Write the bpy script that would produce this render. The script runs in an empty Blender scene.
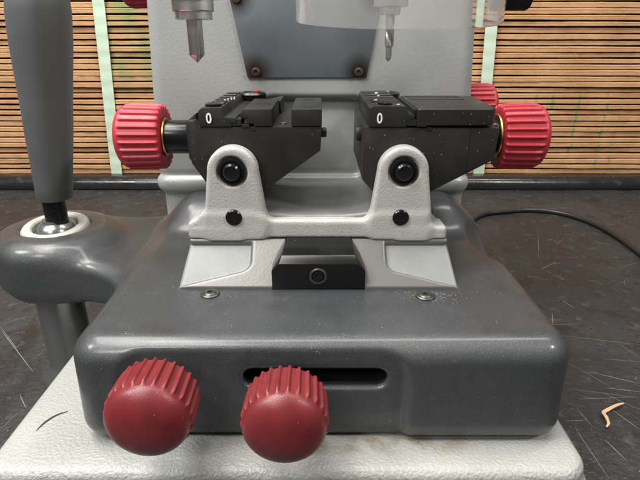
import bpy, bmesh, math, random
import numpy as np
from mathutils import Vector, Matrix
random.seed(7); np.random.seed(7)
R = math.radians
S = 0.01          # the plan below is in centimetres
LIFT = 2.5        # bench top lies 2.5 cm under the plan's zero
sc = bpy.context.scene
col = sc.collection

# ------------------------------------------------------------------ camera, world, lights, exposure
cd = bpy.data.cameras.new('camera'); cam = bpy.data.objects.new('camera', cd); col.objects.link(cam)
cam.location = (0, -22.4*S, (26.3+LIFT)*S)
cam.rotation_euler = (R(90-22), 0, 0)
cd.sensor_width = 36; cd.lens = 36*500/640
cd.clip_start = 0.01; cd.clip_end = 50
sc.camera = cam
w = bpy.data.worlds.new('World'); sc.world = w; w.use_nodes = True
w.node_tree.nodes['Background'].inputs[0].default_value = (1.0, 0.99, 0.97, 1)
w.node_tree.nodes['Background'].inputs[1].default_value = 0.15
def area(name, loc, target, sx, sy, power, color=(1, 1, 1)):
    l = bpy.data.lights.new(name, 'AREA'); l.shape = 'RECTANGLE'; l.size = sx; l.size_y = sy
    l.energy = power; l.color = color
    o = bpy.data.objects.new(name, l); col.objects.link(o); o.location = loc
    o.rotation_euler = (Vector(target)-Vector(loc)).to_track_quat('-Z', 'Y').to_euler()
    return o
area('ceiling_light', (-0.5, 0.0, 1.35), (0, 0.12, 0.1), 1.3, 0.35, 27, (1, 0.97, 0.92))
area('window_light', (-0.95, -0.35, 1.15), (0, 0.1, 0.1), 0.3, 0.3, 13, (0.96, 0.98, 1))
area('front_lamp', (-0.5, -0.85, 1.0), (-0.03, 0.0, 0.1), .22, .22, 5, (1, .98, .95))
area('right_lamp', (0.95, -0.35, 1.1), (0.0, 0.15, 0.15), .16, 0.16, 9, (1, .97, .93))
area('far_ceiling_light', (0.2, 0.25, 1.45), (0.0, 0.85, 0.1), 1.6, 0.2, 19, (1, 0.98, 0.94))
sc.view_settings.view_transform = 'Standard'; sc.view_settings.look = 'None'
sc.view_settings.exposure = -0.2; sc.view_settings.gamma = 1
sc.render.engine = 'CYCLES'

# ------------------------------------------------------------------ materials
def mat(name, color, rough=0.5, metal=0.0, bump=None, mottle=None, dust=None, rvar=None, coat=0, extra=None, spec=None):
    """bump=[(scale, strength, distance)], mottle=[(scale, colour, lo, hi)], dust=(scale, threshold, colour)"""
    m = bpy.data.materials.new(name); m.use_nodes = True
    nt = m.node_tree; N = nt.nodes; L = nt.links; b = N['Principled BSDF']
    b.inputs['Base Color'].default_value = (*color, 1)
    b.inputs['Roughness'].default_value = rough; b.inputs['Metallic'].default_value = metal
    b.inputs['Coat Weight'].default_value = coat; b.inputs['Coat Roughness'].default_value = .2
    if spec is not None: b.inputs['Specular IOR Level'].default_value = spec
    tc = N.new('ShaderNodeTexCoord').outputs['Object']
    cur = None
    def noise(scale, detail=4, rough_=0.6, vec=None):
        n = N.new('ShaderNodeTexNoise'); n.inputs['Scale'].default_value = scale
        n.inputs['Detail'].default_value = detail; n.inputs['Roughness'].default_value = rough_
        L.new(vec or tc, n.inputs['Vector']); return n.outputs['Fac']
    def ramp(sock, lo, hi):
        r = N.new('ShaderNodeMapRange'); r.inputs['From Min'].default_value = lo; r.inputs['From Max'].default_value = hi
        r.clamp = True; L.new(sock, r.inputs['Value']); return r.outputs['Result']
    def mix(fac, a, c):
        x = N.new('ShaderNodeMix'); x.data_type = 'RGBA'
        L.new(fac, x.inputs['Factor'])
        if a is None: x.inputs['A'].default_value = (*color, 1)
        else: L.new(a, x.inputs['A'])
        x.inputs['B'].default_value = (*c, 1); return x.outputs['Result']
    for (s, c, lo, hi) in (mottle or []):
        cur = mix(ramp(noise(s), lo, hi), cur, c)
    if dust:
        for (s, rad, c) in dust:
            v = N.new('ShaderNodeTexVoronoi'); v.inputs['Scale'].default_value = s; L.new(tc, v.inputs['Vector'])
            # only some cells carry a speck
            sep = N.new('ShaderNodeSeparateColor'); L.new(v.outputs['Color'], sep.inputs[0])
            k = N.new('ShaderNodeMath'); k.operation = 'MULTIPLY'; L.new(sep.outputs[0], k.inputs[0]); k.inputs[1].default_value = rad
            lt = N.new('ShaderNodeMath'); lt.operation = 'LESS_THAN'; L.new(v.outputs['Distance'], lt.inputs[0]); L.new(k.outputs[0], lt.inputs[1])
            gt = N.new('ShaderNodeMath'); gt.operation = 'GREATER_THAN'; L.new(sep.outputs[1], gt.inputs[0]); gt.inputs[1].default_value = 0.55
            mu = N.new('ShaderNodeMath'); mu.operation = 'MULTIPLY'; L.new(lt.outputs[0], mu.inputs[0]); L.new(gt.outputs[0], mu.inputs[1])
            cur = mix(mu.outputs[0], cur, c)
    if extra: cur = extra(nt, tc, cur, mix, noise, ramp)
    if cur is not None: L.new(cur, b.inputs['Base Color'])
    if rvar:
        s, lo, hi = rvar
        r = N.new('ShaderNodeMapRange'); r.inputs['From Min'].default_value = 0.3; r.inputs['From Max'].default_value = 0.7
        r.inputs['To Min'].default_value = lo; r.inputs['To Max'].default_value = hi
        L.new(noise(s), r.inputs['Value']); L.new(r.outputs[0], b.inputs['Roughness'])
    prev = None
    for (s, st, d) in (bump or []):
        bn = N.new('ShaderNodeBump'); bn.inputs['Strength'].default_value = st; bn.inputs['Distance'].default_value = d
        L.new(noise(s, 2, 0.5), bn.inputs['Height'])
        if prev: L.new(prev, bn.inputs['Normal'])
        prev = bn.outputs['Normal']
    if prev: L.new(prev, b.inputs['Normal'])
    return m

M = {}
M['cover'] = mat('dark_hammered_paint', (0.045, 0.049, 0.053), 0.36, 0.2, bump=[(1300, .35, .0003), (3000, .7, .0003)],
    mottle=[(9, (0.066, 0.068, 0.070), .42, .66), (35, (0.033, 0.036, 0.039), .52, .72), (60, (0.082, 0.076, 0.07), .60, .8), (2200, (0.19, 0.19, 0.188), .58, .72)],
    dust=[(260, .06, (.45, .44, .41)), (120, .04, (.6, .58, .54))], rvar=(25, .28, .42), coat=.5)
M['bracket'] = mat('pale_grey_cast_paint', (0.44, 0.44, 0.41), 0.36, 0, bump=[(750, .45, .0006), (1800, .25, .0003)],
    mottle=[(70, (0.52, 0.51, 0.46), .5, .75), (300, (0.42, 0.38, 0.32), .70, .8)], dust=[(330, .12, (.2, .16, .12))], rvar=(60, .22, .42))
M['ramp'] = mat('smooth_pale_paint', (0.23, 0.24, 0.232), 0.42, 0, bump=[(300, .15, .0006)],
    mottle=[(45, (0.19, 0.195, 0.185), .45, .75)], dust=[(330, .12, (.25, .2, .16))])
M['machined'] = mat('machined_grey_strip', (0.16, 0.155, 0.148), 0.38, 0.3, bump=[(500, .2, .0004)],
    mottle=[(220, (0.17, 0.15, 0.13), .5, .8)])
M['column'] = mat('grey_column_paint', (0.385, 0.39, 0.375), 0.32, 0.1, bump=[(420, .22, .0008), (1100, .15, .0004)],
    mottle=[(12, (0.36, 0.375, 0.365), .4, .7), (120, (0.34, 0.33, 0.30), .6, .85)], rvar=(30, .28, .45))
M['saddle'] = mat('blue_grey_saddle_paint', (0.20, 0.205, 0.20), 0.34, 0.15, bump=[(200, .15, .001)],
    mottle=[(40, (0.16, 0.165, 0.16), .4, .7), (90, (.25, .225, .19), .6, .85)], dust=[(330, .1, (.6, .5, .38))])
def slab_extra(nt, tc, cur, mix, noise, ramp):
    N = nt.nodes; L = nt.links
    sx = N.new('ShaderNodeSeparateXYZ'); L.new(tc, sx.inputs[0])
    def mul(a, b):
        m_ = N.new('ShaderNodeMath'); m_.operation = 'MULTIPLY'; L.new(a, m_.inputs[0]); L.new(b, m_.inputs[1]); return m_.outputs[0]
    # brown grime caught along the joint in front of the cover
    k = mul(mul(ramp(sx.outputs['Y'], -.0085, -.001), ramp(sx.outputs['Y'], .012, .004)), ramp(noise(70, 4), .42, .60))
    k = mul(k, mul(ramp(sx.outputs['X'], -.05, .0), ramp(sx.outputs['X'], .11, .06)))
    cur = mix(k, cur, (0.24, 0.20, 0.14))
    k = mul(mul(ramp(sx.outputs['Y'], -.0185, -.0235), ramp(sx.outputs['Z'], (3.9+LIFT)*S, (3.4+LIFT)*S)), ramp(noise(50, 4), .35, .6))
    return mix(k, cur, (0.24, 0.20, 0.14))
M['slab'] = mat('cream_textured_paint', (0.35, 0.352, 0.335), 0.3, 0, bump=[(520, .75, .0011), (1200, .25, .0004)],
    mottle=[(14, (0.385, 0.385, 0.36), .45, .75), (80, (0.42, 0.37, 0.29), .66, .85)], dust=[(300, .08, (.3, .22, .15))], rvar=(50, .18, .36), extra=slab_extra)
M['black'] = mat('black_anodised', (0.030, 0.029, 0.028), 0.38, 0.3, bump=[(1500, .12, .0002)],
    mottle=[(70, (0.042, 0.039, 0.036), .5, .75)], dust=[(420, .16, (.42, .38, .32)), (180, .035, (.4, .36, .3))], rvar=(60, .34, .52))
M['blackgloss'] = mat('black_steel', (0.014, 0.014, 0.014), 0.22, 0.4, dust=[(300, .07, (.4, .35, .3))])
M['hole'] = mat('hole_shade', (0.006, 0.006, 0.006), 0.7)  # near-black colour stands for the shade inside slots, sockets, recesses and gaps
M['red'] = mat('red_plastic', (0.47, 0.032, 0.048), 0.40, 0, bump=[(1200, .15, .0003)],
    mottle=[(60, (0.41, 0.026, 0.038), .45, .75)], dust=[(250, .05, (.6, .35, .3))], rvar=(60, .34, .48))
M['dullred'] = mat('dull_red_plastic', (0.18, 0.020, 0.023), 0.30, 0, bump=[(1800, .35, .0003)],
    mottle=[(90, (0.135, 0.015, 0.018), .42, .75)], dust=[(250, .06, (.5, .3, .26))], rvar=(60, .26, .46))
M['steel'] = mat('turned_steel', (0.85, 0.83, 0.79), 0.3, 1, bump=[(1200, .05, .0002)], mottle=[(80, (.6, .56, .5), .55, .85)], rvar=(90, .22, .38))
M['darksteel'] = mat('dark_steel', (0.12, 0.118, 0.11), 0.4, .9, mottle=[(300, (.10, .09, .08), .5, .7)])
M['tube'] = mat('silver_painted_tube', (0.30, 0.31, 0.305), 0.28, 0.8, bump=[(400, .1, .0006)], mottle=[(20, (.28, .28, .27), .4, .7)])
M['ring'] = mat('cream_ring', (0.44, 0.43, 0.39), 0.4, 0, mottle=[(90, (.42, .38, .32), .5, .8)], bump=[(500, .2, .0005)])
M['grip'] = mat('grey_rubber_grip', (0.085, 0.09, 0.09), 0.48, 0, bump=[(700, .1, .0003)],
    mottle=[(16, (0.105, 0.11, 0.108), .45, .75), (120, (.09, .09, .088), .6, .8)], dust=[(200, .04, (.3, .3, .3))])
def plate_extra(nt, tc, cur, mix, noise, ramp):
    N = nt.nodes; L = nt.links
    for cx, cz in ((-5.45, 23.6), (3.35, 23.6), (-6.7, 29.4), (4.5, 29.4)):   # burnt patches round the screws
        d = N.new('ShaderNodeVectorMath'); d.operation = 'DISTANCE'; L.new(tc, d.inputs[0])
        d.inputs[1].default_value = ((cx)*S, 22.4*S, (cz+LIFT)*S)
        cur = mix(ramp(d.outputs['Value'], .017, .005), cur, (0.05, 0.035, 0.03))
    return cur
M['plate'] = mat('blue_grey_sheet_metal', (0.20, 0.225, 0.245), 0.36, 0.45, bump=[(300, .05, .0005)],
    mottle=[(18, (0.16, 0.18, 0.20), .4, .7)], extra=plate_extra)
M['rust'] = mat('rusty_screw', (0.05, 0.03, 0.024), 0.6, 0.3, bump=[(800, .5, .0006)], mottle=[(300, (.13, .075, .055), .5, .7)])
M['brass'] = mat('brass', (0.55, 0.36, 0.12), 0.35, 1)
M['white'] = mat('white_marking', (0.85, 0.85, 0.82), 0.5)
M['mark'] = mat('black_scuff', (0.02, 0.02, 0.02), 0.6)
M['scratch'] = mat('pale_scratch', (0.25, 0.25, 0.245), 0.6)
M['cable'] = mat('black_cable_sheath', (0.022, 0.022, 0.022), 0.38)
M['wood'] = mat('pale_wood', (0.62, 0.40, 0.24), 0.7)
M['filing'] = mat('bright_filing', (0.75, 0.66, 0.5), 0.35, 0.6)
M['strap'] = mat('mint_plastic_strap', (0.50, 0.62, 0.48), 0.4, 0, mottle=[(30, (.58, .66, .54), .45, .7)])
M['bench'] = mat('worn_black_bench', (0.025, 0.0255, 0.026), 0.4, 0, bump=[(40, .2, .002), (200, .6, .0016), (800, .4, .0006)],
    mottle=[(7, (0.039, 0.0395, 0.040), .4, .62), (28, (0.024, 0.022, 0.021), .52, .62), (60, (0.085, 0.083, 0.08), .58, .75), (160, (0.012, 0.012, 0.012), .60, .7), (420, (.15, .145, .135), .70, .82)],
    dust=[(70, .16, (.010, .010, .010)), (170, .09, (.35, .34, .32)), (60, .04, (.4, .39, .36))], rvar=(35, .24, .6))
M['rail'] = mat('black_bench_edging', (0.018, 0.018, 0.019), 0.2, 0, mottle=[(60, (.07, .07, .07), .62, .8)], bump=[(50, .2, .002)],
    dust=[(140, .1, (.35, .35, .35))], rvar=(30, .12, .4))
def card_extra(nt, tc, cur, mix, noise, ramp):
    N = nt.nodes; L = nt.links
    sx = N.new('ShaderNodeSeparateXYZ'); L.new(tc, sx.inputs[0])
    def band(o, a, b, soft):
        r1 = ramp(sx.outputs[o], a, a+soft); r2 = ramp(sx.outputs[o], b, b-soft)
        m_ = N.new('ShaderNodeMath'); m_.operation = 'MULTIPLY'; L.new(r1, m_.inputs[0]); L.new(r2, m_.inputs[1]); return m_.outputs[0]
    def mul(a, b):
        m_ = N.new('ShaderNodeMath'); m_.operation = 'MULTIPLY'; L.new(a, m_.inputs[0]); L.new(b, m_.inputs[1]); return m_.outputs[0]
    g = (0.17, 0.27, 0.11)
    n = ramp(noise(9, 3), .36, .62)
    z0 = (14+LIFT)*S
    cur = mix(mul(mul(band('X', -.44, -.27, .03), band('Z', z0, .50, .06)), n), cur, g)
    for i, xx in enumerate((.36, .395, .45, .485, .54, .60, .63)):           # dashes of green spray over the right half
        cur = mix(mul(mul(band('X', xx, xx+.008, .003), band('Z', .01, .19, .02)), ramp(noise(30+i*7, 2), .45, .55)), cur, g)
    return cur
M['card'] = mat('brown_cardboard', (0.44, 0.245, 0.12), 0.85, 0, bump=[(500, .5, .0015)],
    mottle=[(14, (0.56, 0.335, 0.175), .4, .65), (90, (.50, .29, .16), .5, .75), (300, (.30, .17, .09), .62, .75)], extra=card_extra, spec=.1)
g = bpy.data.materials.new('clear_acrylic'); g.use_nodes = True
nt = g.node_tree; b = nt.nodes['Principled BSDF']
b.inputs['Base Color'].default_value = (.97, .96, .94, 1); b.inputs['Roughness'].default_value = .03
b.inputs['Transmission Weight'].default_value = .88; b.inputs['IOR'].default_value = 1.46
M['acrylic'] = g

# ------------------------------------------------------------------ builders
def link(name, me, parent=None):
    o = bpy.data.objects.new(name, me); col.objects.link(o)
    if parent is not None:
        o.parent = parent
        w_ = Vector((0, 0, 0)); p = parent
        while p is not None: w_ += p.location; p = p.parent
        o.location = -w_
    return o
def place(o, x, y, z):
    """move a part whose mesh is centred on its own origin to plan point x,y,z"""
    o.location += Vector((x*S, y*S, (z+LIFT)*S)); return o
def finish(bm, name, m, parent=None, smooth=True, angle=35, centred=False):
    bm.normal_update()
    for v in bm.verts:
        v.co = Vector((v.co.x*S, v.co.y*S, (v.co.z + (0 if centred else LIFT))*S))
    me = bpy.data.meshes.new(name); bm.to_mesh(me); bm.free()
    ms = m if isinstance(m, (list, tuple)) else [m]
    for k in ms: me.materials.append(M[k])
    if smooth:
        me.polygons.foreach_set('use_smooth', [True]*len(me.polygons))
        me.set_sharp_from_angle(angle=R(angle))
    return link(name, me, parent)
def bev(bm, w_, seg=2, ang=30):
    es = [e for e in bm.edges if len(e.link_faces) == 2 and e.calc_face_angle(0) > R(ang)]
    bmesh.ops.bevel(bm, geom=es, offset=w_, segments=seg, affect='EDGES', profile=.6, clamp_overlap=True)
def box(bm, x0, x1, y0, y1, z0, z1):
    r = bmesh.ops.create_cube(bm, size=1)
    for v in r['verts']:
        v.co = Vector((x0 if v.co.x < 0 else x1, y0 if v.co.y < 0 else y1, z0 if v.co.z < 0 else z1))
def boxes(name, m, parent, lst, w_=.06, seg=2):
    bm = bmesh.new()
    for b_ in lst:
        t = bmesh.new(); box(t, *b_); bev(t, w_, seg)
        me = bpy.data.meshes.new('t'); t.to_mesh(me); t.free(); bm.from_mesh(me); bpy.data.meshes.remove(me)
    return finish(bm, name, m, parent)
def prism(name, m, parent, poly, y0, y1, w_=.06, seg=2):
    bm = bmesh.new()
    a = [bm.verts.new((x, y0, z)) for x, z in poly]; c = [bm.verts.new((x, y1, z)) for x, z in poly]
    n = len(poly); bm.faces.new(a); bm.faces.new(c[::-1])
    for i in range(n): bm.faces.new((a[i], c[i], c[(i+1) % n], a[(i+1) % n]))
    bmesh.ops.recalc_face_normals(bm, faces=bm.faces); bev(bm, w_, seg)
    return finish(bm, name, m, parent)
def lathe(name, m, parent, prof, axis='z', seg=64, fn=None, at=None, angle=35):
    """prof = [(r, t)] along axis; fn(theta, r, t) may change r"""
    bm = bmesh.new(); rings = []
    for (r, t) in prof:
        ring = []
        for k in range(seg):
            th = 2*math.pi*k/seg; rr = fn(th, r, t) if fn else r
            c_, s_ = rr*math.cos(th), rr*math.sin(th)
            p = {'z': (c_, s_, t), 'y': (c_, t, s_), 'x': (t, c_, s_)}[axis]
            ring.append(bm.verts.new(p))
        rings.append(ring)
    for a, c in zip(rings, rings[1:]):
        for k in range(seg): bm.faces.new((a[k], a[(k+1) % seg], c[(k+1) % seg], c[k]))
    if prof[0][0] > 1e-4: bm.faces.new(rings[0][::-1])
    if prof[-1][0] > 1e-4: bm.faces.new(rings[-1])
    bmesh.ops.remove_doubles(bm, verts=bm.verts, dist=1e-5)
    bmesh.ops.recalc_face_normals(bm, faces=bm.faces)
    o = finish(bm, name, m, parent, centred=True, angle=angle)
    if at: place(o, *at)
    return o
def tube_mesh(bm, pts, rad, seg=16):
    rings = []
    for i, p in enumerate(pts):
        p = Vector(p); d = (Vector(pts[min(i+1, len(pts)-1)])-Vector(pts[max(i-1, 0)])).normalized()
        u = d.orthogonal().normalized() if i == 0 else (rings_u - d*rings_u.dot(d)).normalized()
        rings_u = u; v = d.cross(u)
        rr = rad[i] if isinstance(rad, (list, tuple)) else rad
        rings.append([bm.verts.new(p+(u*math.cos(2*math.pi*k/seg)+v*math.sin(2*math.pi*k/seg))*rr) for k in range(seg)])
    for a, c in zip(rings, rings[1:]):
        for k in range(seg): bm.faces.new((a[k], a[(k+1) % seg], c[(k+1) % seg], c[k]))
    bm.faces.new(rings[0][::-1]); bm.faces.new(rings[-1])
    bmesh.ops.recalc_face_normals(bm, faces=bm.faces)
def smooth_path(pts, n=12):
    out = []
    P_ = [Vector(p) for p in pts]; P_ = [2*P_[0]-P_[1]]+P_+[2*P_[-1]-P_[-2]]
    for i in range(1, len(P_)-2):
        a, b_, c, d = P_[i-1:i+3]
        for k in range(n):
            t = k/n
            out.append(.5*((2*b_)+(c-a)*t+(2*a-5*b_+4*c-d)*t*t+(3*b_-a-3*c+d)*t**3))
    out.append(P_[-2]); return [tuple(v) for v in out]
def tag(o, label, cat, group=None, kind=None):
    if label: o['label'] = label
    if cat: o['category'] = cat
    if group: o['group'] = group
    if kind: o['kind'] = kind
    return o

# ---- castings: blended solids sampled on a grid and skinned
def rbox(P, x0, x1, y0, y1, z0, z1, r):
    q = [np.abs(P[0]-(x0+x1)/2)-(x1-x0)/2+r, np.abs(P[1]-(y0+y1)/2)-(y1-y0)/2+r, np.abs(P[2]-(z0+z1)/2)-(z1-z0)/2+r]
    out = np.sqrt(sum(np.maximum(k, 0)**2 for k in q))
    return out+np.minimum(np.maximum(q[0], np.maximum(q[1], q[2])), 0)-r
def ext(d2, z, z0, z1, r):
    """thick slice of a 2-D distance with rounded rims"""
    a = d2+r; b_ = np.abs(z-(z0+z1)/2)-(z1-z0)/2+r
    return np.minimum(np.maximum(a, b_), 0)+np.sqrt(np.maximum(a, 0)**2+np.maximum(b_, 0)**2)-r
def box2(u, v, u0, u1, v0, v1, r):
    a = np.abs(u-(u0+u1)/2)-(u1-u0)/2+r; b_ = np.abs(v-(v0+v1)/2)-(v1-v0)/2+r
    return np.minimum(np.maximum(a, b_), 0)+np.sqrt(np.maximum(a, 0)**2+np.maximum(b_, 0)**2)-r
def seg2(u, v, a, b_, r0, r1):
    """tapered capsule in 2-D"""
    ux, uy = b_[0]-a[0], b_[1]-a[1]; t = np.clip(((u-a[0])*ux+(v-a[1])*uy)/(ux*ux+uy*uy), 0, 1)
    return np.sqrt((u-a[0]-ux*t)**2+(v-a[1]-uy*t)**2)-(r0+(r1-r0)*t)
def su(a, b_, k):
    h = np.clip(.5+.5*(b_-a)/k, 0, 1); return b_*(1-h)+a*h-k*h*(1-h)
def ss(a, b_, k):       # a minus b
    return -su(-a, b_, k)
def skin(f, lo, hi, h):
    n = [int(math.ceil((hi[i]-lo[i])/h))+1 for i in range(3)]
    ax = [lo[i]+np.arange(n[i])*h for i in range(3)]
    G = np.meshgrid(*ax, indexing='ij'); D = f(G)
    s = D < 0
    cell = np.zeros([k-1 for k in n], int); acc = np.zeros([k-1 for k in n]+[3]); cnt = np.zeros([k-1 for k in n])
    for dx in (0, 1):
        for dy in (0, 1):
            for dz in (0, 1): cell += s[dx:n[0]-1+dx, dy:n[1]-1+dy, dz:n[2]-1+dz]
    act = (cell > 0) & (cell < 8)
    idx = -np.ones(act.shape, int); idx[act] = np.arange(act.sum())
    ii = np.argwhere(act)
    for a in range(3):
        o1, o2 = [k for k in range(3) if k != a]
        for p in (0, 1):
            for q in (0, 1):
                c0 = ii.copy(); c0[:, o1] += p; c0[:, o2] += q; c1 = c0.copy(); c1[:, a] += 1
                d0 = D[tuple(c0.T)]; d1 = D[tuple(c1.T)]; cr = (d0 < 0) != (d1 < 0)
                t = np.where(cr, d0/np.where(cr, d0-d1, 1), 0)
                pt = c0.astype(float); pt[:, a] += t
                acc[tuple(ii.T)] += pt*cr[:, None]; cnt[tuple(ii.T)] += cr
    V = acc[tuple(ii.T)]/cnt[tuple(ii.T)][:, None]*h+np.array(lo)
    e = 1e-3
    for _ in range(3):
        d = f([V[:, 0], V[:, 1], V[:, 2]])
        gr = np.stack([f([V[:, 0]+e*(k == 0), V[:, 1]+e*(k == 1), V[:, 2]+e*(k == 2)])-d for k in range(3)], 1)/e
        l2 = np.maximum((gr**2).sum(1), .05)
        st = gr*(d/l2)[:, None]; ln = np.linalg.norm(st, axis=1); V -= st*np.minimum(1, .5*h/np.maximum(ln, 1e-9))[:, None]
    F = []
    for a in range(3):
        o1, o2 = (a+1) % 3, (a+2) % 3
        sl0 = [slice(None)]*3; sl1 = [slice(None)]*3; sl0[a] = slice(0, -1); sl1[a] = slice(1, None)
        c = np.argwhere(s[tuple(sl0)] != s[tuple(sl1)])
        c = c[(c[:, o1] > 0) & (c[:, o2] > 0) & (c[:, o1] < n[o1]-1) & (c[:, o2] < n[o2]-1)]
        inside = s[tuple(c.T)]
        def cc(p, q):
            k = c.copy(); k[:, o1] -= p; k[:, o2] -= q; return idx[tuple(k.T)]
        Q = np.stack([cc(1, 1), cc(0, 1), cc(0, 0), cc(1, 0)], 1)
        Q[~inside] = Q[~inside][:, ::-1]
        F.append(Q)
    return V, np.concatenate(F)
def cast(name, m, parent, f, lo, hi, h, matfn=None):
    V, F = skin(f, lo, hi, h)
    V = V+np.array([0, 0, LIFT]); V *= S
    me = bpy.data.meshes.new(name); me.from_pydata([], [], [])
    me.vertices.add(len(V)); me.vertices.foreach_set('co', V.ravel())
    me.loops.add(F.size); me.loops.foreach_set('vertex_index', F.ravel())
    me.polygons.add(len(F)); me.polygons.foreach_set('loop_start', np.arange(0, F.size, 4)); me.polygons.foreach_set('loop_total', np.full(len(F), 4))
    ms = m if isinstance(m, (list, tuple)) else [m]
    for k in ms: me.materials.append(M[k])
    if matfn is not None:
        c = V[F].mean(1)/S-np.array([0, 0, LIFT]); me.polygons.foreach_set('material_index', matfn(c).astype(int))
    me.update(calc_edges=True); me.validate()
    me.polygons.foreach_set('use_smooth', [True]*len(me.polygons))
    return link(name, me, parent)

# ------------------------------------------------------------------ the setting
def onbench(px, py, z=-LIFT):       # helper that turned photo marks into bench positions
    a = (px-320)/500; v = (240-py)/500; P = R(22)
    d = (a, math.cos(P)+v*math.sin(P), -math.sin(P)+v*math.cos(P)); t = (z-26.3)/d[2]
    return (d[0]*t, -22.4+d[1]*t)
bm = bmesh.new(); box(bm, -140, 140, -60, 76, -LIFT-3, -LIFT)
for f_ in bm.faces: f_.material_index = 0
def scratch(bm, a, b_, wd, z):
    a = Vector((*a, z)); b_ = Vector((*b_, z)); d = (b_-a).normalized(); n = Vector((-d.y, d.x, 0))*wd/2
    k = 6; bend = random.uniform(-.006, .006)*(b_-a).length; top = []; bot = []
    for i in range(k+1):
        t = i/k; p = a.lerp(b_, t)+Vector((-d.y, d.x, 0))*bend*math.sin(math.pi*t); ww = n*(math.sin(math.pi*min(max(t, .03), .97))**.5)
        top.append(bm.verts.new(p+ww)); bot.append(bm.verts.new(p-ww))
    for i in range(k):
        f_ = bm.faces.new((bot[i], bot[i+1], top[i+1], top[i])); f_.material_index = 1
SC = [(551,325,581,324),(558,335,640,345),(603,359,640,362),(565,361,620,392),(567,389,639,398),(579,399,635,397),(577,409,592,426),
      (564,421,586,420),(574,426,610,480),(605,440,627,461),(620,344,639,358),(552,313,553,326),(1,330,33,372),(0,430,19,412),(0,294,13,289),
      (0,326,18,350),(538,233,539,260),(562,300,575,309),(590,372,640,384),(540,270,556,262),(618,268,640,262),(612,410,640,430),(20,395,26,408),
      (584,280,600,281),(606,388,640,392),(600,392,640,410),(2,262,14,270)]
for i, (a, b_, c, d) in enumerate(SC): scratch(bm, onbench(a, b_), onbench(c, d), random.choice((.03, .04, .06)), -LIFT+.012+.0005*i)
for i in range(80):
    x = random.uniform(15, 60); y = random.uniform(-2, 70); an = random.uniform(0, math.pi); l = random.uniform(.4, 5)
    if i % 4 == 0: x = -x-8
    scratch(bm, (x, y), (x+l*math.cos(an), y+l*math.sin(an)), random.uniform(.008, .025), -LIFT+.03+.0005*i)
bench = finish(bm, 'workbench', ['bench', 'scratch'], None, smooth=False)
tag(bench, 'worn black workbench top with pale scratches and grime under the machine', 'workbench')
bm = bmesh.new()
pts = [(x, 77.6+.12*math.sin(x*.11), -LIFT+.9+.08*math.sin(x*.07+1)) for x in range(-140, 141, 4)]
tube_mesh(bm, pts, 1.75, 20)
rail = finish(bm, 'edge_rail', 'rail', bench)
bm = bmesh.new(); box(bm, -140, 140, 79.3, 84, -LIFT-3, -LIFT+1.5); bev(bm, .3)
finish(bm, 'back_ledge', 'rail', bench)

# ------------------------------------------------------------------ strapped cardboard behind
bun = bpy.data.objects.new('cardboard_bundle', None); col.objects.link(bun); bun.location = (0, .9, 0)
tag(bun, 'stack of flat brown cardboard held by pale green straps behind the machine', 'cardboard stack')
pitch = 1.17; nx = 170
k = 0; z = -LIFT-2.2
while z < 46:
    bm = bmesh.new()
    rnd = random.Random(k*13+5)
    th = rnd.uniform(.72, 1.0); yo = rnd.uniform(-.3, .3); ph = rnd.uniform(0, 9)
    prof = [(8, -.5), (1.0, -.5), (.10, -.5), (.0, -.44), (-.02, -.05), (.0, .12), (.12, .13), (.12, .17), (.0, .18), (.0, .40), (.08, .5), (1, .5), (8, .5)]
    rows = []
    for i in range(nx+1):
        x = -100+200*i/nx
        wz = .05*math.sin(x*.045+ph)+.015*math.sin(x*.31+ph*2)+rnd.uniform(-.015, .015)
        wy = .25*math.sin(x*.06+ph*3)+rnd.uniform(-.06, .06); wt = 1+.10*math.sin(x*.12+ph)
        rows.append([bm.verts.new((x, 86+yo+wy*(1 if py < 5 else 0)+py, z+wz+pz*th*wt)) for py, pz in prof])
    for a, c in zip(rows, rows[1:]):
        for j in range(len(prof)-1): bm.faces.new((a[j], c[j], c[j+1], a[j+1]))
    bmesh.ops.recalc_face_normals(bm, faces=bm.faces)
    o = finish(bm, 'cardboard_sheet', 'card', bun, angle=50)
    z += pitch*rnd.uniform(.96, 1.04); k += 1
M['gap'] = mat('shadowed_cardboard_core', (0.10, 0.055, 0.03), 0.9)  # dark brown backing, paints the shade seen between the sheets
bm = bmesh.new(); box(bm, -99, 99, 88.2, 96, -LIFT-2, 46); finish(bm, 'gap_shade_block', 'gap', bun, smooth=False)
for (xt, xb, wd) in ((-43.2, -44.8, 2.35), (33.8, 35.0, 2.35)):
    bm = bmesh.new(); A = []; B = []; n = 60
    for i in range(n+1):
        t = i/n; z = -LIFT-2+t*48; tt = (z+1)/34
        x = xb+(xt-xb)*tt; y = 85.25+.06*math.sin(i*1.7)
        A.append([bm.verts.new((x-wd/2, y, z)), bm.verts.new((x+wd/2, y, z)), bm.verts.new((x+wd/2, y+.12, z)), bm.verts.new((x-wd/2, y+.12, z))])
    for a, c in zip(A, A[1:]):
        for j in range(4): bm.faces.new((a[j], a[(j+1) % 4], c[(j+1) % 4], c[j]))
    bmesh.ops.recalc_face_normals(bm, faces=bm.faces)
    finish(bm, 'strap', 'strap', bun)

# ------------------------------------------------------------------ the machine
mach = bpy.data.objects.new('key_cutting_machine', None); col.objects.link(mach); mach.location = (0, .12, 0)
tag(mach, 'grey key cutting machine with red knobs and two black clamps on a workbench', 'key machine')

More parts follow.
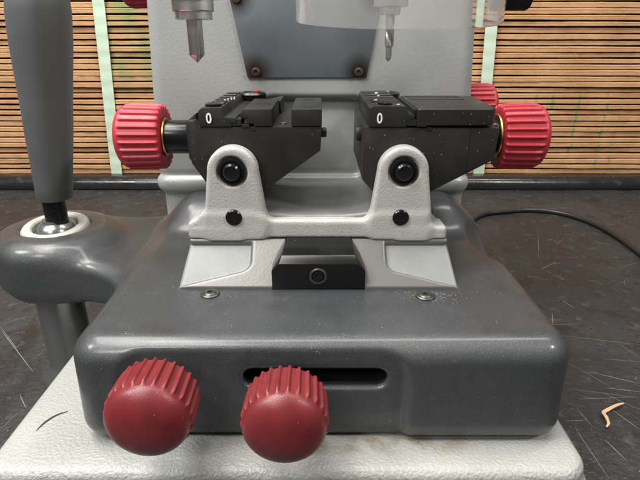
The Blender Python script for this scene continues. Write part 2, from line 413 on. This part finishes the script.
# base slab
def f_slab(P):
    x, y, z = P
    d = ext(box2(x, y, -18.7, 15.0, -2.05, 42, 1.6), z, -LIFT, 4.4, .6)
    return su(d, ext(box2(x, y, -19.0, 15.2, -2.75, 42.3, 1.9), z, -LIFT, 3.25, .4), .35)
base = cast('base_plate', 'slab', mach, f_slab, (-20, -4, -3.2), (16, 43.5, 6), .25)
bm = bmesh.new()
SL = smooth_path([(-17.05, 1.15, 4.42), (-16.9, 1.85, 4.42), (-16.5, 2.5, 4.42), (-15.95, 2.85, 4.42)], 5)
for i in range(len(SL)-1):
    a, b_ = Vector(SL[i]), Vector(SL[i+1]); n = Vector((-(b_-a).y, (b_-a).x, 0)).normalized()
    w0 = .06*math.sin(math.pi*(i+.15)/len(SL))+.02; w1 = .06*math.sin(math.pi*(i+1.15)/len(SL))+.02
    bm.faces.new([bm.verts.new(q) for q in (a-n*w0, b_-n*w1, b_+n*w1, a+n*w0)])
finish(bm, 'scuff_mark', 'mark', base, smooth=False)

# carriage cover with its side arm and boss
BX, BY = -21.5, 15.7
def f_cover(P):
    x, y, z = P
    wx = 13.75-(z-5)*.05                                 # slight draft
    d = ext(box2(x, y, -14.05, 14.2, 0+(z-5)*.06, 30, 1.7), z, 4.4, 10.95, 1.35)
    d = su(d, rbox(P, -12.8, 12.6, 18.3, 24, 6, 13.1, 1.9), 3.2)      # the cover swells up towards the column
    sco = (np.sqrt(((x-14.9)/3.1)**2+((y-15.0)/4.7)**2+((z-12.4)/3.25)**2)-1)*3.1
    d = ss(d, sco, .15)
    a2 = su(box2(x, y, -23, -10, 11.3, 21.8, .8), box2(x, y, -13.6, -10, 2, 29, .5), 6.0)
    arm = ext(a2, z, 7.0+.06*(-13-x), 10.55+.10*(-13-x), 1.0)
    boss = ext(np.sqrt((x-BX)**2+(y-BY)**2)-4.75, z, 7.4, 12.1, 1.2)
    ab = su(arm, boss, 1.5)
    d = su(d, ab, .7)
    d = ss(d, ext(np.sqrt((x-BX)**2+(y-BY)**2)-2.6, z, 11.2, 14, .1), .2)
    # dished stadium and slot in the front
    dish = ext(box2(x, z, -10.9, 4.75, -2, 10.25, 1.5), y, -2, .55, .2)
    d = ss(d, dish, .7)
    slot = ext(seg2(x, z, (-3.7, 8.62), (3.15, 8.62), .62, .62), y, -2, 2.6, .05)
    d = ss(d, slot, .25)
    return d
cover = cast('carriage_cover', ['cover', 'hole'], mach, f_cover, (-27, -.6, 3.8), (16.6, 31, 14.0), .2,
             matfn=lambda c: (c[:, 1] > 1.0) & (np.abs(c[:, 0]+.3) < 4.3) & (np.abs(c[:, 2]-8.62) < .75))  # slot interior coloured near-black for its shade
def screw(x, y, z):
    o = lathe('cover_screw', 'darksteel', cover, [(.62, -.06), (.62, .03), (.55, .08), (.42, .06), (.36, .12), (.3, .14), (.17, .14), (.15, .02), (.0, .02)], 'z', 32, at=(x, y, z)); return o
screw(-7.1, 6.25, 11.0); screw(6.75, 5.95, 11.0)

# knobs
def knob_data(dull=False):
    prof = [(0, 0), (1.35, 0), (1.5, -.08), (2.0, -.06), (2.12, .08), (2.15, .2), (2.15, 2.3), (2.13, 2.42), (1.95, 2.6), (1.9, 2.72)]
    return prof
def knob(name, m, parent, at, axis, sgn, n=26, rot=0, fwd=2.4, dome=.78, scale=1.0):
    """ribbed cap: ribs on the side, plain dome on the end; t runs from the back face to the tip"""
    L0 = fwd
    prof = [(0, .05), (1.2, .05), (1.25, .0), (1.95, .0), (2.08, .06)]
    prof += [(2.10, .14)]+[(2.12+.05*t, .14+t*(L0-.2)) for t in (.25, .5, .75, 1)]
    prof += [(2.13, L0+.05), (2.1, L0+.12)]
    nd = 12
    for i in range(1, nd+1):
        a = math.pi/2*i/nd; prof.append((2.1*math.cos(a), L0+.12+dome*math.sin(a)))
    prof[-1] = (0, prof[-1][1])
    def fn(th, r, t):
        if r < 1.9 or t > L0+.18: return r
        ph = ((th+rot)/(2*math.pi)*n) % 1
        e = abs(ph-.5)*2                                   # 0 on a rib, 1 between
        ridge = math.exp(-(e/.36)**4)
        k = 1 if t < L0-.02 else max(0, 1-(t-L0+.02)/.16)
        return r-.10*k+.15*ridge*k
    o = lathe(name, m, parent, [(r*scale, sgn*t*scale) for r, t in prof], axis, n*14, fn=lambda th, r, t: fn(th, r/scale, abs(t)/scale)*scale, angle=60)
    place(o, *at); return o

# front knobs
for (x, z, yb, rt) in ((-1.75, 8.62, -.95, .1), (-8.4, 9.1, -.98, .25)):
    sh = lathe('knob_shaft', 'blackgloss', cover, [(0, 2.2), (.55, 2.2), (.55, -1.6), (0, -1.6)], 'y', 32, at=(x, 0, z))
    knob('front_knob', 'dullred', mach, (x, yb, z), 'y', -1, rot=rt, fwd=2.0, dome=1.05)

# saddle and bracket
def f_saddle(P):
    x, y, z = P
    tz = z+(y-10)*.085                               # falls away towards the column
    nx_ = x*(1+.012*(y-9.4))
    d = ext(box2(nx_, y, -8.7, 8.75, 9.9, 24, .5), tz, 10.5, 14.3, .25)
    c = ext(box2(x, y, -6.6, 6.2, 9.9, 24, .5), tz, 10.5, 15.45, .4)
    c = ss(c, ext(seg2(x, tz, (-1.5, 22.0), (.9, 22.0), 6.85, 6.85), y, 8, 30, .1), .8)
    return su(d, c, .6)
saddle = cast('saddle', 'saddle', mach, f_saddle, (-9.4, 9.4, 9), (9.4, 24.6, 16.2), .16)
EAR = ((-5.72, 1.66), (5.45, 1.66))
def f_br(P):
    x, y, z = P
    ridge = ext(box2(x, z, -8.95, 8.6, 13.62, 15.35, .15), y, 9.35, 11.2, .18)
    ridge = ss(ridge, np.sqrt((x+9.3)**2+(z-16.3)**2)-1.6, .3)
    ridge = ss(ridge, box2(x, z, 7.1, 12, 14.4, 19, .3), .3)
    mid = ext(seg2(x, z, (-2.9, 17.5), (2.5, 17.5), 2.6, 2.6), y, 8, 13, .1)
    ridge = ss(ridge, mid, .3)
    wx = x*(1+.013*np.maximum(y-9.35, 0))
    wing = su(ext(box2(wx, y, 5.2, 8.6, 9.35, 17.8, .35), z, 13.0, 14.35, .15), ext(box2(wx, y, -8.9, -5.2, 9.35, 17.8, .35), z, 13.0, 14.35, .15), .01)
    wing = np.maximum(wing, 13.62-z)
    d = su(ridge, wing, .25)
    for (ex, er) in EAR:
        e = ext(seg2(x, z, (ex, 14.6), (ex, 18.2), 2.15, er), y, 9.30, 10.5, .28)
        e = np.maximum(e, 13.62-z)
        fo = ext(box2(x, z, ex-2.2, ex+2.2, 13.7, 15.2, .3), y, 9.33, 10.9, .2)
        d = su(d, e, .55)
        # shallow counterbore seat
        d = ss(d, ext(np.sqrt((x-ex)**2+(z-18.25)**2)-1.02, y, 8.5, 9.52, .02), .08)
    return d
brk = cast('clamp_bracket', 'bracket', mach, f_br, (-9.6, 8.9, 13.2), (9.4, 18.2, 20.4), .1)
def f_ramp(P):
    x, y, z = P
    xs = x/(1+(13.5-z)*.022)
    d = rbox([xs, y, z], -8.9, 8.7, 6.9, 11, 10.8, 13.56, .04)
    n = (y-7.0)*.70-(z-11.25)*.714      # sloping front
    d = np.maximum(d, -n*1.0)
    for sx in (-1, 1):
        cx = -7.9 if sx < 0 else 7.7
        # pocket, floor parallel to the slope and open at the outer end
        u = x-cx; v = (y-7.0)*.714+(z-11.25)*.70
        vl = .62-.11*(3.4-sx*-u*1.0)
        pk2 = box2(u*sx*-1, v-.26*(u*sx*-1), -4, 3.2, .32, 9, .55)
        pk2 = np.maximum(pk2, v-3.0)
        pk = np.maximum(pk2, n-.38)
        d = ss(d, pk, .3)
    return d
def mf_ramp(c):
    n = (c[:, 1]-7.0)*.70-(c[:, 2]-11.25)*.714
    return (n < .16) & (np.abs(c[:, 0]) < 20)
rmp = cast('bracket_ramp', ['ramp', 'machined'], mach, f_ramp, (-9.8, 6.4, 10.5), (9.5, 11.3, 13.9), .09, matfn=mf_ramp)
# black strip paints the seam and the shadow beneath the ridge
boxes('seam_shade_strip', 'hole', brk, [(-8.75, 8.5, 9.40, 11, 13.44, 13.72)], .02, 1)
for (ex, er) in EAR:
    lathe('hinge_bolt', 'blackgloss', brk, [(0, .6), (.92, .6), (.92, -.05), (.86, -.14), (.72, -.16), (.68, -.06), (.60, -.06), (.56, -.3), (.44, -.42), (.36, -.40), (.0, -.36)], 'y', 48, at=(ex, 9.42, 18.25))
    lathe('plug', 'blackgloss', brk, [(0, .4), (.55, .4), (.55, -.02), (.48, -.09), (.36, -.1), (.2, -.06), (0, -.06)], 'y', 40, at=(ex-.05, 9.16, 15.15))
# centre block
bm = bmesh.new()
for x0, x1, y, z in ((-3.15, 2.95, 6.85, 10.95), (-3.15, 2.95, 6.85, 12.3), (-2.65, 2.45, 6.85, 12.8), (-2.5, 2.3, 7.4, 13.2), (-2.25, 2.05, 9.3, 13.72), (-3.15, 2.95, 8.2, 10.95), (-3.15, 2.95, 7.8, 12.4), (-2.6, 2.4, 9.6, 13.3), (-2.6, 2.4, 9.6, 10.95)):
    bm.verts.new((x0, y, z)); bm.verts.new((x1, y, z))
bmesh.ops.convex_hull(bm, input=bm.verts); bmesh.ops.dissolve_limit(bm, angle_limit=R(4), verts=bm.verts, edges=bm.edges); bev(bm, .05, 2, 12)
blk = finish(bm, 'stop_block', 'blackgloss', mach)
lathe('socket_screw', 'darksteel', blk, [(.58, .2), (.58, -.05), (.50, -.1), (.42, -.08), (.40, 0), (.40, -.0)], 'y', 36, at=(-.12, 6.85, 11.95))
lathe('screw_socket', 'hole', blk, [(0, .1), (.39, .1), (.39, -.03), (.0, -.03)], 'y', 6, at=(-.12, 6.85, 11.95))
lathe('socket_screw', 'blackgloss', blk, [(.34, .1), (.34, -.07), (.26, -.1), (.2, -.1), (.2, -.02)], 'y', 36, at=(-.12, 6.85, 11.95))

# clamps
def numeral(parent, x, y, z, rx=.175, rz=.33):
    bm = bmesh.new(); n = 40; o_, i_ = [], []
    for k in range(n):
        a = 2*math.pi*k/n; c = math.copysign(abs(math.cos(a))**.85, math.cos(a)); s = math.copysign(abs(math.sin(a))**.9, math.sin(a))
        o_.append((x+rx*c, z+rz*s)); i_.append((x+(rx-.105)*c, z+(rz-.12)*s))
    A = [bm.verts.new((p[0], y, p[1])) for p in o_]; B = [bm.verts.new((p[0], y, p[1])) for p in i_]
    C_ = [bm.verts.new((p[0], y+.03, p[1])) for p in o_]
    for k in range(n):
        j = (k+1) % n
        bm.faces.new((A[k], A[j], B[j], B[k])); bm.faces.new((A[j], A[k], C_[k], C_[j]))
    bmesh.ops.recalc_face_normals(bm, faces=bm.faces)
    return finish(bm, 'zero_marking', 'white', parent)
lv = prism('left_clamp_body'.replace('left_', ''), 'black', mach,
    [(-8.6, 21.3), (-8.6, 18.5), (-7.75, 17.15), (-7.2, 16.5), (-4.15, 16.35), (.02, 19.35), (.12, 20.93), (-7.9, 20.93), (-8.2, 21.3)], 10.6, 20.2, .08)
lv['label'] = 'left black clamp body with slanted underside'
prism('end_cap', 'black', lv, [(-8.95, 21.1), (-8.95, 18.7), (-8.2, 17.6), (-8.2, 21.7)], 11.3, 19.8, .12)
pl = prism('scale_plate', 'black', lv, [(-7.85, 20.95), (-7.85, 21.95), (-7.6, 22.15), (-6.35, 22.15), (-6.2, 21.55), (-5.45, 21.5), (-5.45, 21.2), (-5.75, 21.2), (-5.75, 20.95)], 10.5, 20.9, .05)
numeral(lv, -7.18, 10.44, 21.5)
boxes('grip_ridges', 'black', lv, [(-7.45, -6.45, y, y+.42, 22.1, 22.26) for y in (12.3, 13.3, 14.5, 16.0, 17.6, 19.2)], .04, 1)
# white ticks on the plate
for i in range(4): boxes('tick_mark', 'white', lv, [(-6.75+i*.13, -6.66+i*.13, 13.9+i*.55, 14.12+i*.55, 22.1, 22.275)], .004, 1)
lathe('knurl_ring', 'blackgloss', lv, [(0, -.3), (.55, -.3), (.55, .1), (.45, .14), (.3, .08), (0, .08)], 'z', 28, at=(-7.0, 11.4, 22.2))
prism('jaw_block', 'black', lv, [(-5.15, 21.75), (-5.15, 21.5), (-4.75, 21.5), (-4.75, 21.15), (-4.3, 21.15), (-4.3, 20.96), (-3.12, 20.96), (-3.12, 22.05), (-4.95, 22.05)], 10.55, 16.6, .04)
prism('jaw_rail', 'black', lv, [(-5.1, 20.96), (-5.1, 21.45), (-3.0, 21.9), (-2.95, 20.96)], 16.7, 20.3, .05)
jr = boxes('jaw_block', 'black', lv, [(-1.86, .12, 10.55, 17.3, 20.96, 22.05)], .07)
for yy in (11.9, 16.2):
    lathe('jaw_recess', 'hole', lv, [(0, -.1), (.42, -.1), (.42, .015), (0, .015)], 'z', 28, at=(-.88, yy, 22.05))
lathe('jaw_recess', 'hole', lv, [(0, -.1), (.5, -.1), (.5, .012), (0, .012)], 'z', 28, at=(-4.0, 13.8, 22.05))
lathe('set_screw', 'steel', lv, [(0, -.1), (.2, -.1), (.2, .12), (0, .14)], 'z', 20, at=(-2.45, 11.6, 20.93))
lathe('side_knob', 'black', lv, [(0, 0), (.3, 0), (.34, .12), (.3, .35), (0, .38)], 'x', 24, at=(.08, 11.6, 20.4))
for (a, b_) in ((-5.75, -5.3), (-5.2, -4.72), (-4.7, -4.28)):
    pass
boxes('keyway_gap', 'hole', lv, [(-5.72, -5.12, 10.56, 12, 21.0, 21.42), (-5.1, -4.6, 10.53, 11.0, 20.9, 21.1), (-4.55, -4.2, 10.56, 11.0, 20.68, 20.94)], .01, 1)
# pivot shaft with knob
sh = lathe('adjuster_shaft', 'blackgloss', lv, [(0, 0), (1.15, 0), (1.18, -.1), (1.18, -2.2), (1.0, -2.3), (1.0, -2.6), (0, -2.6)], 'x', 48, at=(-8.75, 13.5, 19.75))
lathe('brass_washer', 'brass', lv, [(0, 0), (1.3, 0), (1.35, .08), (1.3, .16), (0, .16)], 'x', 40, at=(-11.0, 13.5, 19.75))
knob('adjuster_knob', 'red', lv, (-11.0, 13.5, 19.75), 'x', -1, rot=.12, scale=1.05)
lathe('locking_cap', 'blackgloss', lv, [(0, -2), (1.15, -2), (1.15, .0), (1.0, .14), (.8, .16), (.75, .1), (0, .1)], 'z', 36, at=(-5.6, 20.6, 22.0))
boxes('locking_tab', 'red', lv, [(-5.5, -5.1, 20.2, 21.3, 22.05, 22.28)], .1)

rv = prism('clamp_body', 'black', mach,
    [(2.85, 20.9), (2.85, 17.4), (3.7, 16.45), (7.45, 16.45), (11.65, 18.75), (11.75, 20.85)], 10.6, 20.0, .08)
rv['label'] = 'right black clamp body with long flat lid'
boxes('seam_line', 'hole', rv, [(9.85, 9.90, 10.585, 10.7, 17.85, 20.8)], .004, 1)
pr = prism('scale_plate', 'black', rv, [(3.2, 20.93), (3.2, 22.1), (3.4, 22.25), (5.5, 22.25), (5.75, 21.75), (6.1, 21.7), (6.1, 21.4), (5.6, 21.35), (5.6, 20.93)], 10.5, 20.4, .05)
numeral(rv, 3.85, 10.44, 21.5)
boxes('grip_ridges', 'black', rv, [(3.5, 5.4, y, y+.42, 22.2, 22.34) for y in (12.6, 13.6, 15.1, 16.8, 18.6)], .04, 1)
for q in [(3.75, 3.95, 13.1, 13.35, 22.2, 22.355), (4.25, 4.4, 15.8, 16.1, 22.2, 22.355), (4.3, 4.5, 18.0, 18.3, 22.2, 22.355), (5.05, 5.25, 11.3, 11.5, 22.2, 22.27)]: boxes('tick_mark', 'white', rv, [q], .003, 1)
lathe('knurl_ring', 'blackgloss', rv, [(0, -.3), (.5, -.3), (.5, .1), (.4, .14), (.3, .08), (0, .08)], 'z', 28, at=(4.3, 11.5, 22.26))
bm = bmesh.new(); box(bm, 6.3, 11.45, 10.45, 18.4, 21.0, 22.1)
for v in bm.verts:
    if v.co.x > 11 and v.co.y > 12: v.co.x += .5
es = [e for e in bm.edges if abs(e.verts[0].co.z-e.verts[1].co.z) > .5 and e.verts[0].co.x > 10]
bmesh.ops.bevel(bm, geom=es, offset=.7, segments=5, affect='EDGES', profile=.5)
bev(bm, .16, 3, 40)
lid = finish(bm, 'clamp_lid', 'black', rv)
boxes('lid_ridges', 'black', rv, [(6.6, 10.6, y, y+.3, 22.06, 22.17) for y in (15.6, 16.6, 17.5)], .04, 1)
boxes('keyway_gap', 'hole', rv, [(5.62, 6.28, 10.52, 13, 21.0, 21.38), (6.12, 6.32, 10.9, 18, 21.3, 22.0), (6.3, 6.9, 10.43, 11, 20.96, 21.14), (6.95, 7.3, 10.56, 11, 20.68, 20.93)], .01, 1)
lathe('side_knob', 'black', rv, [(0, 0), (.5, 0), (.55, -.12), (.5, -.35), (0, -.38)], 'x', 24, at=(2.9, 13.0, 20.1))
lathe('adjuster_shaft', 'blackgloss', rv, [(0, 0), (1.18, 0), (1.18, .8), (0, .8)], 'x', 48, at=(11.6, 13.5, 19.8))
lathe('brass_washer', 'brass', rv, [(0, 0), (1.5, 0), (1.55, .08), (1.5, .16), (0, .16)], 'x', 40, at=(12.45, 13.5, 19.8))
knob('adjuster_knob', 'red', rv, (12.6, 13.5, 19.8), 'x', 1, rot=.02, scale=1.05)
lathe('locking_cap', 'blackgloss', rv, [(0, -2), (1.3, -2), (1.3, .0), (1.15, .1), (.9, .12), (.85, .05), (0, .05)], 'z', 36, at=(5.4, 21.2, 22.0))

# column
def f_col(P):
    x, y, z = P
    t = (z-14.3)/15
    xl = -15.15+.75*t; xr = 13.75-.75*t
    cx = (xl+xr)/2; hx = (xr-xl)/2
    u = (x-cx)
    def b2(u, v, hu, v0, v1, r):
        a = np.abs(u)-hu+r; b_ = np.abs(v-(v0+v1)/2)-(v1-v0)/2+r
        return np.minimum(np.maximum(a, b_), 0)+np.sqrt(np.maximum(a, 0)**2+np.maximum(b_, 0)**2)-r
    d = ext(b2(u, y, hx, 22.6, 42, 1.2), z, 14.6, 50, .5)
    fl = ext(box2(x, y, -15.35, 14.0, 22.2, 42, 1.5), z, 12.9, 14.5, .7)
    lo = ext(box2(x, y, -14.9, 13.7, 22.7, 42, 1.5), z, 4.0, 13.6, .5)
    fl = ss(fl, ext(box2(x, z, -8, 7, 10, 16, .4), y, 18, 22.95, .1), .2)
    d = su(su(d, fl, .5), lo, .6)
    # recess below the front fold
    rc = ext(box2(x, z, -5.3, 4.1, 14.35, 21.5, 1.1), y, 18, 23.5, .3)
    d = ss(d, rc, .3)
    return d
colm = cast('column', 'column', mach, f_col, (-16, 21.6, 3.5), (14.8, 43, 36), .25)
bm = bmesh.new()
poly = [(-6.2, 23.15), (3.98, 23.15), (5.35, 31.5), (-7.75, 31.5)]
a = [bm.verts.new((x, 22.42, z)) for x, z in poly]; c = [bm.verts.new((x, 22.62, z)) for x, z in poly]
bm.faces.new(a); bm.faces.new(c[::-1])
for i in range(4): bm.faces.new((a[i], c[i], c[(i+1) % 4], a[(i+1) % 4]))
bmesh.ops.recalc_face_normals(bm, faces=bm.faces); bev(bm, .06)
cp = finish(bm, 'cover_plate', 'plate', mach)
for (x, z) in ((-5.45, 23.6), (3.3, 23.6), (-6.75, 29.25), (4.75, 29.15)):
    lathe('plate_screw', 'rust', cp, [(0, .05), (.38, .05), (.38, -.1), (.32, -.18), (.2, -.2), (.17, -.1), (0, -.1)], 'y', 20, at=(x, 22.42, z))
# side knobs of the column
knob('column_knob', 'red', colm, (13.35, 26.2, 20.2), 'x', 1, rot=.1)
knob('column_knob', 'red', colm, (-14.1, 26.2, 30.9), 'x', -1, rot=.1)

# tracer and cutter
tr = lathe('tracer_holder', 'steel', mach, [(0, 7), (1.62, 7), (1.62, 3.95), (1.56, 3.87), (1.36, 3.85), (1.36, 3.22), (1.3, 3.15), (1.2, 3.15), (1.2, 2.72), (1.1, 2.66), (0, 2.66)], 'z', 64, at=(-8.4, 14, 24.75))
lathe('tracer_point', 'steel', tr, [(0, 2.8), (.52, 2.8), (.52, .52), (.5, .46), (.04, 0), (0, 0)], 'z', 40, at=(-8.4, 14, 24.75), fn=lambda th, r, t: r*(.82 if (t > .6 and -.5 < th-4.9 < .3) else 1))
lathe('lock_nut', 'steel', tr, [(0, .42), (1.22, .42), (1.26, .38), (1.26, .04), (1.2, 0), (0, 0)], 'z', 6, at=(-8.4, 14, 27.42))
ct = lathe('cutter_holder', 'steel', mach, [(0, 7), (1.35, 7), (1.35, 3.95), (1.15, 3.9), (1.12, 3.4), (.66, 3.35), (.64, 2.95), (.5, 2.9), (0, 2.9)], 'z', 48, at=(4.68, 14, 24.8))
def flute(th, r, t):
    if t < .95 or t > 3: return r
    q = (th+t*2.2) % math.pi
    return r*(.62+.38*min(1, abs(q-math.pi/2)/.7))
lathe('cutter_bit', 'steel', ct, [(0, 3.2), (.3, 3.2)]+[(.3, 3.1-.1*i) for i in range(22)]+[(.2, .92), (.2, .22), (.02, 0), (0, 0)], 'z', 48, fn=flute, at=(4.68, 14, 24.8))
# acrylic guard: open tilted shell round the cutter
bm = bmesh.new(); n = 72; RO, RI = 6.75, 6.45; rings = []
for k in range(n+1):
    th = R(180)+R(180)*k/n if False else R(170)+R(200)*k/n
    rw = []
    for (rr, h_) in ((RO, 0), (RO, 7), (RI, 7), (RI, 0)):
        x = 5.15+rr*math.cos(th); y = 14+rr*math.sin(th); z = 27.35+.095*(rr*math.sin(th)) + h_
        rw.append(bm.verts.new((x, y, z)))
    rings.append(rw)
for a, c in zip(rings, rings[1:]):
    for j in range(4): bm.faces.new((a[j], a[(j+1) % 4], c[(j+1) % 4], c[j]))
bm.faces.new(rings[0]); bm.faces.new(rings[-1][::-1])
bmesh.ops.recalc_face_normals(bm, faces=bm.faces)
es = [e for e in bm.edges if e.calc_face_angle(0) > R(60)]
bmesh.ops.bevel(bm, geom=es, offset=.05, segments=2, affect='EDGES')
gd = finish(bm, 'cutter_guard', 'acrylic', mach)
lathe('guard_knob', 'blackgloss', gd, [(0, -1.3), (.9, -1.3), (1.1, -1.1), (1.12, .7), (1.0, .9), (0, .95)], 'x', 32, at=(14.0, 17.2, 29.2))

# lever
def ringprof(name, m, parent, at):
    return lathe(name, m, parent, [(1.72, -.35), (1.72, .12), (1.82, .24), (2.1, .30), (2.42, .22), (2.56, .05), (2.6, -.35)], 'z', 64, at=at)
lb = lathe('lever_grip', 'grip', mach,
    [(0, 14.5), (1.26, 14.5), (1.32, 14.58), (1.38, 15.6), (1.5, 17.4), (1.66, 19.5), (1.76, 21.6), (1.9, 23.6), (2.06, 26), (2.1, 28), (1.9, 30), (1.0, 31.2), (0, 31.4)], 'z', 56,
    at=(0, 0, 0))
lb.rotation_euler = (0, 0, 0)
def lean(o, base_, top_ref, dx, dy=0):
    """bend the grip a little: shear its own mesh so that it leans as the lever does"""
    for v in o.data.vertices:
        t = v.co.z-base_*S
        v.co.x += dx*t; v.co.y += dy*t
lean(lb, 12, 30, .115); lb.location += Vector((-21.35*S, BY*S, 0))
shf = lathe('lever_shaft', 'blackgloss', mach, [(0, 0), (.84, 0), (.84, 2.9), (0, 2.9)], 'z', 40, at=(-21.25, BY, 12.3))
rg = ringprof('boss_ring', 'ring', cover, (BX, BY, 12.05)); rg.rotation_euler = (R(7), 0, 0)
lathe('pivot_ball', 'tube', shf, [(0, -1.2)]+[(1.5*math.cos(a), 1.2*math.sin(a)) for a in [R(-60+10*i) for i in range(12)]]+[(.9, 1.15), (0, 1.15)], 'z', 48, at=(BX, BY, 11.6))
tb = lathe('support_tube', 'tube', mach, [(0, 8.2), (1.85, 8.2), (1.85, 0.0), (2.0, -.5), (2.6, -1.1), (2.75, -1.7), (2.6, -2.3), (2.3, -LIFT), (0, -LIFT)], 'z', 48, at=(BX-.65, 15.2, 0))

# ------------------------------------------------------------------ loose things
bm = bmesh.new()
pts = [onbench(*p, -LIFT+.42) for p in ((455, 232), (480, 215.5), (500, 212), (530, 210), (560, 213), (590, 222), (615, 235), (640, 253), (668, 276), (705, 310))]
tube_mesh(bm, smooth_path([(x, y, -LIFT+.42) for x, y in pts], 10), .42, 16)
cb = finish(bm, 'power_cable', 'cable', None)
tag(cb, 'thin black cable curving across the bench behind the machine on the right', 'cable')
bm = bmesh.new()
pp = [(623, 406), (616, 409), (608, 411), (603, 415), (605, 421), (608, 425), (606, 429)]
Q = [onbench(*p) for p in pp]; Q2 = smooth_path([(x, y, -LIFT+.25+.15*math.sin(i*2)) for i, (x, y) in enumerate(Q)], 6)
def ribbon(bm, path, wd, thk=.05):
    prev = None
    for i, p in enumerate(path):
        p = Vector(p); d = (Vector(path[min(i+1, len(path)-1)])-Vector(path[max(0, i-1)])).normalized()
        n = Vector((-d.y, d.x, 0)).normalized()*wd/2*(.35+.65*math.sin(math.pi*(i+.6)/(len(path)+.2)))
        u = Vector((0, 0, thk))
        cur = [bm.verts.new(q) for q in (p-n, p+n, p+n+u, p-n+u*1.5)]
        if prev:
            for j in range(4): bm.faces.new((prev[j], prev[(j+1) % 4], cur[(j+1) % 4], cur[j]))
        else: bm.faces.new(cur)
        prev = cur
    bm.faces.new(prev[::-1])
ribbon(bm, Q2, .3)
bmesh.ops.recalc_face_normals(bm, faces=bm.faces)
ws = finish(bm, 'wood_shaving', 'wood', None)
tag(ws, 'small curled tan wood shaving on the black bench right of the machine', 'shaving')
# filings scattered on the cover
bm = bmesh.new()
def fleck(x, y, z, s):
    r = bmesh.ops.create_cube(bm, size=1); rot = Matrix.Rotation(random.uniform(0, 3), 3, 'Z')
    sx, sy = s*random.uniform(.6, 1.8), s*random.uniform(.4, .8)
    for v in r['verts']: v.co = rot @ Vector((v.co.x*sx, v.co.y*sy, v.co.z*s*.4))+Vector((x, y, z))
for _ in range(130):
    fleck(random.gauss(7.0, 1.0), 6.6-abs(random.gauss(0, .7)), 10.96, .035)
for _ in range(30):
    fleck(random.gauss(-6.8, 1.0), 6.6-abs(random.gauss(0, .8)), 10.96, .03)
for _ in range(120):
    x = random.uniform(-12, 12); y = random.uniform(1.6, 6.8); fleck(x, y, 10.96, random.choice((.012, .015, .02, .02, .035)))
for _ in range(60):
    x = random.uniform(9.5, 12) * random.choice((-1, 1)); y = random.uniform(6, 22)
    if x > 0 and y > 10.0: continue
    fleck(x, y, 10.96, random.uniform(.015, .05))
fl = finish(bm, 'metal_filings', 'filing', None, smooth=False)
tag(fl, 'tiny bright metal filings scattered on the dark carriage cover', 'filings', kind='stuff')
